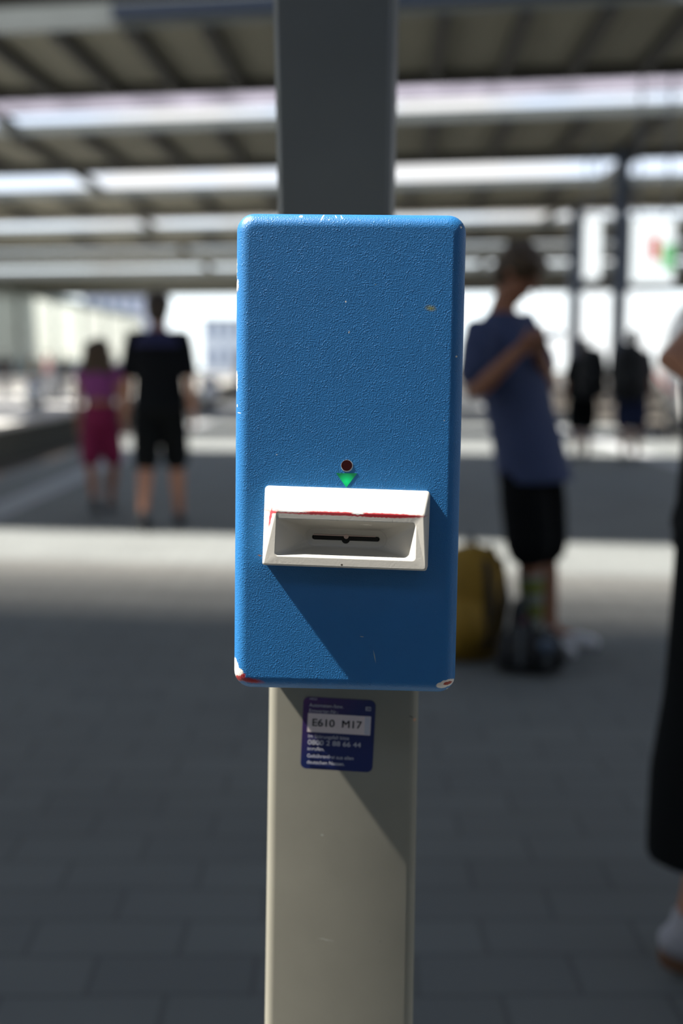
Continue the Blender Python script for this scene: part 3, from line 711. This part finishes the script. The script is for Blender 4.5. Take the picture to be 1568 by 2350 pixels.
# person at the right edge: wide black trousers, white trainers
base = V(.845, 2.46, 0); fc = (1, .1)
J = joints(1.80, fc, .0, 0)
f, r = frame(fc)
J['anR'] = V(-.11, -.08, .12); J['toR'] = V(.045, -.085, .035); J['knR'] = V(-.02, -.09, .52); J['hpR'] = V(-.02, -.09, .93)
J['anL'] = V(.26, .09, .085); J['toL'] = V(.41, .10, .035); J['knL'] = V(.15, .09, .50); J['hpL'] = V(0, .09, .93)
J['shR'] = V(.0, -.18, 1.47); J['elR'] = V(-.225, -.235, 1.27); J['wrR'] = V(.02, -.24, 1.33)
J['shL'] = V(.0, .18, 1.47); J['elL'] = V(.05, .25, 1.2); J['wrL'] = V(.25, .2, 1.3)
trainer = mat('white_trainer', (.40, .40, .44), .6); gum = mat('gum_sole', (.22, .11, .06), .7)
edge = person('person', 'person in wide black trousers and white trainers at right picture edge', base, fc, J,
       [('shirt', M_black, dict(low=.2, sleeve=.5, loose=.02))], 1.80, M_skin, M_hair, vox=.009, shoe=trainer, sole=gum, build=1.0,
       hand_dirs={'R': (V(1, 0, .1), V(0, .5, .8), V(0, 1, 1)), 'L': (V(1, -.1, .1), V(0, -.5, .8), V(0, -1, 1))}, eyes=True, thinarm=1.15)
bm = bmesh.new()
loft(bm, [(V(.0, 0, 1.08), V(.12, 0, 0), V(0, .16, 0)), (V(.0, 0, .95), V(.155, 0, 0), V(0, .185, 0)), (V(0, 0, .84), V(.13, 0, 0), V(0, .17, 0))], 24)
loft(bm, [(V(-.02, -.08, .95), V(.15, 0, 0), V(0, .10, 0)), (V(-.03, -.085, .62), V(.155, 0, 0), V(0, .11, 0)), (V(-.05, -.085, .45), V(.158, 0, 0), V(0, .12, 0)), (V(-.045, -.085, .33), V(.165, 0, 0), V(0, .13, 0)), (V(-.045, -.085, .26), V(.165, 0, 0), V(0, .13, 0))], 24)
loft(bm, [(V(.02, .08, .95), V(.15, 0, 0), V(0, .10, 0)), (V(.06, .085, .6), V(.15, 0, 0), V(0, .11, 0)), (V(.08, .085, .36), V(.175, 0, 0), V(0, .12, 0)), (V(.09, .085, .19), V(.18, 0, 0), V(0, .12, 0))], 24)
remesh(obj('trousers', bm, M_black, edge), .012, 3)

# ---------------------------------------------------------------- luggage
yel = mat('yellow_pack_fabric', (.30, .17, .01), .7, noise=(14, .1)); blk = mat('black_pack_fabric', (.012, .013, .014), .8)
B = empty('hiking_backpack', (.54, 5.12, 0), .15); tag(B, 'yellow and black hiking backpack standing on the paving', 'backpack')
B.rotation_euler = (0, .06, .2)
bm = bmesh.new(); loft(bm, [(V(0, 0, .0), V(.11, 0, 0), V(0, .09, 0)), (V(0, 0, .03), V(.15, 0, 0), V(0, .12, 0)), (V(0, 0, .25), V(.155, 0, 0), V(0, .13, 0)), (V(.01, 0, .40), V(.145, 0, 0), V(0, .12, 0)), (V(.01, 0, .48), V(.09, 0, 0), V(0, .08, 0)), (V(.01, 0, .50), V(.03, 0, 0), V(0, .03, 0))], 28)
obj('pack_body', bm, yel, B, True)
bm = bmesh.new(); loft(bm, [(V(-.03, -.10, .05), V(.07, 0, 0), V(0, .05, 0)), (V(-.03, -.11, .15), V(.085, 0, 0), V(0, .06, 0)), (V(-.03, -.10, .28), V(.07, 0, 0), V(0, .045, 0))], 20); obj('front_pocket', bm, yel, B, True)
for x in (.045, .115):
    bm = bmesh.new(); pts = [V(x, -.135 + (x > .1) * .07, .08), V(x + .01, -.145 + (x > .1) * .05, .25), V(x - .01, -.115 + (x > .1) * .06, .42), V(x - .04, -.03, .49)]
    limb(bm, pts, [.018, .02, .02, .016], 8, .5); obj('strap', bm, blk, B, True)
bm = bmesh.new(); loft(bm, [(V(.12, .02, .10), V(.05, 0, 0), V(0, .1, 0)), (V(.14, .02, .26), V(.045, 0, 0), V(0, .11, 0)), (V(.11, .02, .44), V(.04, 0, 0), V(0, .08, 0))], 18); obj('back_padding', bm, blk, B, True)
bm = bmesh.new(); limb(bm, [V(-.02, .03, .49), V(0, .04, .53), V(.03, .03, .49)], [.008, .009, .008], 8); obj('grab_handle', bm, blk, B, True)

D = empty('duffel_bag', (.785, 4.86, 0), -.1); D.scale = (.9, .85, 1); tag(D, 'dark travel bag lying at the feet of the person with phone', 'bag')
bm = bmesh.new(); loft(bm, [(V(-.155, 0, .07), V(0, .03, 0), V(0, 0, .03)), (V(-.14, 0, .085), V(0, .10, 0), V(0, 0, .075)), (V(0, 0, .095), V(0, .12, 0), V(0, 0, .092)), (V(.12, 0, .09), V(0, .11, 0), V(0, 0, .082)), (V(.165, 0, .07), V(0, .03, 0), V(0, 0, .03))], 24)
obj('bag_body', bm, blk, D, True)
for x in (-.05, .07):
    bm = bmesh.new(); limb(bm, [V(x, -.125, .06), V(x, -.09, .16), V(x, -.02, .20), V(x, .07, .17)], [.012] * 4, 8, .5); obj('strap', bm, mat('grey_webbing', (.07, .08, .09), .6), D, True)
bm = bmesh.new(); ell(bm, V(.07, -.09, .13), (V(.045, 0, 0), V(0, .035, 0), V(0, 0, .03)), 14); obj('side_pocket', bm, mat('steel_blue_fabric', (.07, .10, .15), .4), D, True)
Rj = empty('rolled_jacket', (.765, 5.04, 0), .3); Rj.scale = (.62, .62, 1.15); tag(Rj, 'dark grey jacket bundled between yellow backpack and travel bag', 'jacket')
bm = bmesh.new(); limb(bm, [V(-.06, -.02, .07), V(0, 0, .12), V(.07, .02, .10), V(.10, .05, .06)], [.06, .075, .07, .05], 14); ell(bm, V(0, .02, .18), (V(.06, 0, .02), V(0, .06, 0), V(-.01, 0, .06)), 14)
remesh(obj('jacket_cloth', bm, mat('charcoal_cloth', (.03, .035, .038), .9), Rj), .012, 3)
bm = bmesh.new(); limb(bm, [V(-.03, -.07, .16), V(.03, -.075, .17)], [.012, .012], 8); obj('jacket_cuff', bm, mat('maroon_cuff', (.10, .02, .03), .8), Rj, True)

# ---------------------------------------------------------------- people on the platform beyond
def pack(loc, m, label, s=1.0):
    P = empty('backpack', loc); tag(P, label, 'backpack')
    bm = bmesh.new(); loft(bm, [(V(0, 0, -.26) * s, V(.10, 0, 0) * s, V(0, .07, 0) * s), (V(0, 0, -.2) * s, V(.16, 0, 0) * s, V(0, .12, 0) * s), (V(0, 0, .08) * s, V(.165, 0, 0) * s, V(0, .13, 0) * s), (V(0, 0, .24) * s, V(.13, 0, 0) * s, V(0, .10, 0) * s), (V(0, 0, .30) * s, V(.04, 0, 0) * s, V(0, .04, 0) * s)], 18)
    obj('pack_body', bm, m, P, True)
    bm = bmesh.new(); ell(bm, V(0, -.12, -.06) * s, (V(.11, 0, 0) * s, V(0, .05, 0) * s, V(0, 0, .11) * s), 12); obj('front_pocket', bm, m, P, True)
    for k in (-1, 1):
        bm = bmesh.new(); limb(bm, [V(k * .1, .08, .2) * s, V(k * .13, .2, .22) * s, V(k * .13, .28, 0) * s, V(k * .13, .1, -.2) * s], [.018] * 4, 8); obj('strap', bm, m, P, True)
    return P
mt = [mat('cloth_%s' % nme, c, .85) for nme, c in (('charcoal', (.03, .03, .035)), ('plum_grey', (.06, .045, .055)), ('deep_blue', (.01, .02, .07)), ('rust', (.30, .10, .06)), ('white', (.55, .55, .55)), ('rose', (.35, .16, .16)), ('olive', (.10, .10, .05)), ('sky', (.16, .24, .36)))]
p1 = V(3.22, 16.0, 0); J = joints(1.62, (0, 1), .12)
person('person', 'person in all black clothes walking away beside the white train', p1, (0, 1), J, [('shirt', M_black, dict(sleeve=.8, loose=.03)), ('shorts', M_black, dict(loose=.04, len=.95))], 1.62, M_skin2, M_hairb, vox=.02, build=1.25, eyes=False)
pack(p1 + V(.05, -.33, 1.13), blk, 'black rucksack on the left walker beside the white train', 1.2)
p2 = V(3.78, 15.6, 0); J = joints(1.72, (.1, 1), .14)
person('person', 'person in plum-grey top and dark blue shorts near the train nose', p2, (.1, 1), J, [('shirt', mt[1], dict(sleeve=.8, loose=.03)), ('shorts', mt[2], dict(loose=.04, len=.9))], 1.72, M_skin2, M_hair, vox=.02, build=1.3, eyes=False)
pack(p2 + V(-.13, -.36, 1.14), blk, 'black rucksack on the right walker by the train nose', 1.35)
crowd = [(-9.3, 44, 1.7, 3, (1, 0), 'rust'), (-10.6, 46, 1.65, 0, (0, -1), 'charcoal'), (-12.2, 50, 1.75, 5, (1, 0), 'rose'), (-12.9, 46, 1.72, 0, (0, 1), 'charcoal'), (-9.9, 52, 1.7, 4, (-1, 0), 'white'), (-13.6, 53, 1.6, 6, (1, 0), 'olive'), (-8.2, 60, 1.7, 5, (0, -1), 'rose'),
         (-3.1, 38, 1.72, 4, (0, -1), 'white'), (-2.2, 48, 1.7, 7, (0, 1), 'sky'), (-3.5, 55, 1.75, 0, (0, 1), 'charcoal'), (3.9, 27, 1.68, 5, (0, -1), 'rose'), (4.9, 30, 1.72, 3, (0, 1), 'rust')]
where = ['near the edge of the opposite platform', 'second from the edge on the opposite platform', 'centre of the opposite platform', 'leftmost on the opposite platform', 'facing left on the opposite platform', 'at the back left of the opposite platform', 'far along the opposite platform',
         'far down the platform left of the machine', 'farther down the platform, back turned', 'farthest down the platform near the left edge', 'between the phone user and the train', 'beside the train behind the phone user']
for (x, y, H, k, fc, nme), wh in zip(crowd, where):
    J = joints(H, fc, .08)
    person('person', 'small distant person in %s top %s' % (nme, wh), V(x, y, 0), fc, J, [('shirt', mt[k], dict(sleeve=.7, loose=.03)), ('trousers', mt[(k + 1) % 3], dict(loose=.02))], H, M_skin, M_hair, vox=.03, eyes=False)

# ---------------------------------------------------------------- benches and bins on the opposite platform
M_chrome = mat('brushed_steel', (.6, .6, .6), .25, .9)
for k, (x, y) in enumerate(((-8.4, 36), (-11.5, 41))):
    Bn = empty('platform_bench', (x, y, 0)); tag(Bn, ('steel slatted bench nearest the edge of the opposite platform', 'steel slatted bench farther in on the opposite platform')[k], 'bench')
    bm = bmesh.new()
    for i in range(5): box(bm, (-.9, -.22 + i * .09, .44), (.9, -.15 + i * .09, .465))
    obj('seat', bm, M_chrome, Bn)
    bm = bmesh.new()
    for i in range(4): box(bm, (-.9, .24, .52 + i * .09), (.9, .262, .58 + i * .09))
    obj('backrest', bm, M_chrome, Bn)
    for sx in (-.75, .75):
        bm = bmesh.new(); box(bm, (sx - .03, -.2, 0), (sx + .03, -.15, .44)); box(bm, (sx - .03, .2, 0), (sx + .03, .25, .85)); box(bm, (sx - .03, -.2, .41), (sx + .03, .25, .44)); obj('leg', bm, M_wallgrey, Bn)
for k, (x, y) in enumerate(((-7.9, 31), (-9.6, 40), (-4.6 + 1.3, 30))):
    Bn = empty('waste_bin', (x, y, 0)); tag(Bn, ('steel waste bin at the near end of the opposite platform', 'steel waste bin between benches on the opposite platform', 'steel waste bin at the left edge of our platform')[k], 'bin')
    bm = bmesh.new(); loft(bm, [(V(0, 0, 0), V(.22, 0, 0), V(0, .22, 0)), (V(0, 0, .85), V(.24, 0, 0), V(0, .24, 0))], 24); obj('bin_body', bm, M_chrome, Bn, True)
    bm = bmesh.new(); loft(bm, [(V(0, 0, .86), V(.25, 0, 0), V(0, .25, 0)), (V(0, 0, .93), V(.22, 0, 0), V(0, .22, 0)), (V(0, 0, .97), V(.1, 0, 0), V(0, .1, 0))], 24); obj('lid', bm, M_chrome, Bn, True)

# ---------------------------------------------------------------- white high speed train on the right
TR = empty('high_speed_train', (7.75, 22.6, -.75), -.25); tag(TR, 'white high-speed train with red stripe at the right platform', 'train')
M_tw = mat('white_train_paint', (.78, .78, .76), .3); M_tr = mat('red_stripe', (.5, .02, .03), .4); M_tg = mat('train_glass', (.02, .03, .04), .08); M_tu = mat('train_underframe', (.05, .05, .045), .7)
def tsec(y, hw, z0, z1, k=3.2, nn=36):
    out = []; c = (z0 + z1) / 2; h = (z1 - z0) / 2
    for i in range(nn):
        a = 2 * math.pi * i / nn; ca, sa = math.cos(a), math.sin(a)
        out.append((math.copysign(abs(ca) ** (2 / k), ca) * hw, y, c + math.copysign(abs(sa) ** (2 / k), sa) * h))
    return out
bm = bmesh.new()
prof = [(0, .25, .75, 1.15), (.15, .6, .6, 1.5), (.6, .95, .5, 1.95), (1.4, 1.2, .45, 2.4), (2.6, 1.38, .42, 2.95), (4.2, 1.46, .4, 3.45), (6.2, 1.48, .4, 3.75), (8.5, 1.48, .4, 3.82), (30, 1.48, .4, 3.82), (52, 1.48, .4, 3.82)]
bridge(bm, [tsec(*q) for q in prof]); obj('car_body', bm, M_tw, TR, True)
bm = bmesh.new(); bridge(bm, [tsec(y, hw + .006, .4 + 1.05 - .12, .4 + 1.05 + .12, 8) for y, hw in ((1.6, 1.2), (2.6, 1.38), (4.2, 1.465), (6.2, 1.485), (52, 1.485))]); obj('red_stripe', bm, M_tr, TR)
bm = bmesh.new()
rings = [tsec(y, hw, z0, z1, 3.0) for y, hw, z0, z1 in ((1.5, .3, 2.2, 2.50), (1.9, .85, 2.25, 2.75), (2.9, 1.15, 2.4, 3.12), (3.9, 1.2, 2.9, 3.44))]
bridge(bm, rings); obj('windscreen', bm, M_tg, TR, True)
for i in range(14):
    y = 7.5 + i * 3.1
    bm = bmesh.new(); box(bm, (-1.49, y, 2.05), (1.49, y + 2.3, 2.85), .03); obj('window', bm, M_tg, TR)
bm = bmesh.new(); box(bm, (-1.3, 1.2, 0.02), (1.3, 51, .55), .05)
obj('underframe', bm, M_tu, TR)
for s in (-1, 1):
    bm = bmesh.new(); ell(bm, V(s * .62, .42, 1.22), (V(.14, .06, 0), V(0, .1, 0), V(0, 0, .09)), 14); obj('headlight', bm, mat('headlight_glass', (.7, .75, .8), .1), TR, True)

# ---------------------------------------------------------------- hanging signs on the right
M_case = mat('sign_case', (.12, .15, .2), .5); M_lit = mat('lit_white_panel', (.8, .8, .8), .4, emit=((.93, 1, 1), 1.1))
def sign(px0, py0, px1, py1, y, label, marks=()):
    a, c = at(px0, py0, y), at(px1, py1, y); cx = (a.x + c.x) / 2; w = (c.x - a.x) / 2; z0, z1 = c.z, a.z
    Sg = empty('hanging_sign', (cx, y, z0)); tag(Sg, label, 'sign')
    bm = bmesh.new(); box(bm, (-w - .05, 0, -.05), (w + .05, .25, z1 - z0 + .05), .02); obj('sign_case', bm, M_case, Sg)
    bm = bmesh.new(); box(bm, (-w, -.01, 0), (w, .01, z1 - z0)); pn = obj('lit_panel', bm, M_lit, Sg)
    for (u0, v0, u1, v1, col) in marks:
        bm = bmesh.new(); box(bm, (-w + u0 * 2 * w, -.016, v0 * (z1 - z0)), (-w + u1 * 2 * w, -.011, v1 * (z1 - z0))); obj('coloured_panel', bm, mat('sign_colour', col, .5, emit=(col, .7)), pn)
    for s in (-.7, .7):
        bm = bmesh.new(); box(bm, (s * w - .025, .1, z1 - z0 + .04), (s * w + .025, .15, RZ - z0 + .1)); obj('hanger', bm, M_case, Sg)
sign(1343, 500, 1376, 640, 38, 'tall narrow white lit sign hanging left of the nearer column')
sign(1452, 500, 1545, 650, 30, 'large white lit sign with red and green patches above the train', ((.42, .35, .66, .72, (.70, .10, .06)), (.72, .2, 1.0, .6, (.25, .70, .3))))

bm = bmesh.new(); box(bm, (-36, -17.4, -.9), (36, -17, RZ + .3)); struct(obj('wall_back', bm, mat('ambient_block_wall', (.06, .06, .058), .8)), 'unseen grey wall added behind the viewer to cut ambient light', 'wall')  # out of view, added to keep skylight from behind off the machine
# ---------------------------------------------------------------- hall sides and buildings outside
def facade(name, label, cat, x, y0, y1, zt, bays, ang=0):
    Wl = empty(name, (x, y0, 0)); struct(Wl, label, cat)
    L = y1 - y0
    bm = bmesh.new(); box(bm, (-.15, 0, 0), (.15, L, 1.6)); obj('wall_base', bm, M_wallgrey, Wl)
    bm = bmesh.new(); box(bm, (-.2, 0, zt - .5), (.2, L, zt)); obj('wall_head', bm, M_wallgrey, Wl)
    bm = bmesh.new(); box(bm, (-.02, 0, 1.6), (.02, L, zt - .5)); obj('glass_wall', bm, M_pale, Wl)
    for i in range(bays + 1):
        y = L * i / bays
        bm = bmesh.new(); box(bm, (-.2, y - .2, 0), (.2, y + .2, zt)); obj('wall_post', bm, M_wallgrey, Wl)
M_pale = glazing('pale_facade_glass', (.60, .61, .58), .5)
facade('wall_left', 'glazed side wall of the hall at far left', 'wall', -31.5, 60, 190, 8.6, 9)
facade('wall_right', 'glazed side wall of the hall at far right', 'wall', 36, 60, 120, 8.6, 5)
def building(x0, x1, y, d, h, col, label, rows, cols):
    Bd = empty('office_building', ((x0 + x1) / 2, y, -.9)); tag(Bd, label, 'building')
    w = (x1 - x0) / 2; h += .9
    mw = mat('pale_render', col, .8)
    bm = bmesh.new(); box(bm, (-w, 0, 0), (w, d, h)); obj('facade', bm, mw, Bd)
    bm = bmesh.new(); box(bm, (-w - .3, -.3, h), (w + .3, d + .3, h + .4)); obj('roof_edge', bm, M_fascia, Bd)
    for i in range(rows):
        for j in range(cols):
            xx = -w + (j + .5) * 2 * w / cols; zz = (i + .4) * h / rows
            bm = bmesh.new(); box(bm, (xx - w / cols * .55, -.06, zz), (xx + w / cols * .55, .05, zz + h / rows * .45)); obj('window', bm, M_win, Bd)
M_win = mat('office_window', (.25, .3, .4), .15)
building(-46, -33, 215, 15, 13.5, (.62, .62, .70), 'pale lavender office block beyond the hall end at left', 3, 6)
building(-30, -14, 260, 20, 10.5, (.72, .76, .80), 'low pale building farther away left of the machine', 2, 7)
for x_, nm_ in ((-40, 'left'), (40, 'right')):
    bm = bmesh.new(); box(bm, (x_ - .2, -17, -.9), (x_ + .2, 60, RZ - 1.5)); struct(obj('wall_%s' % nm_, bm, mat('horizon_block_%s' % nm_, (.05, .05, .048), .9)), 'unseen dark side wall added %s of the viewer to block horizon light' % nm_, 'wall')  # unseen walls added to hold back low light from the sides
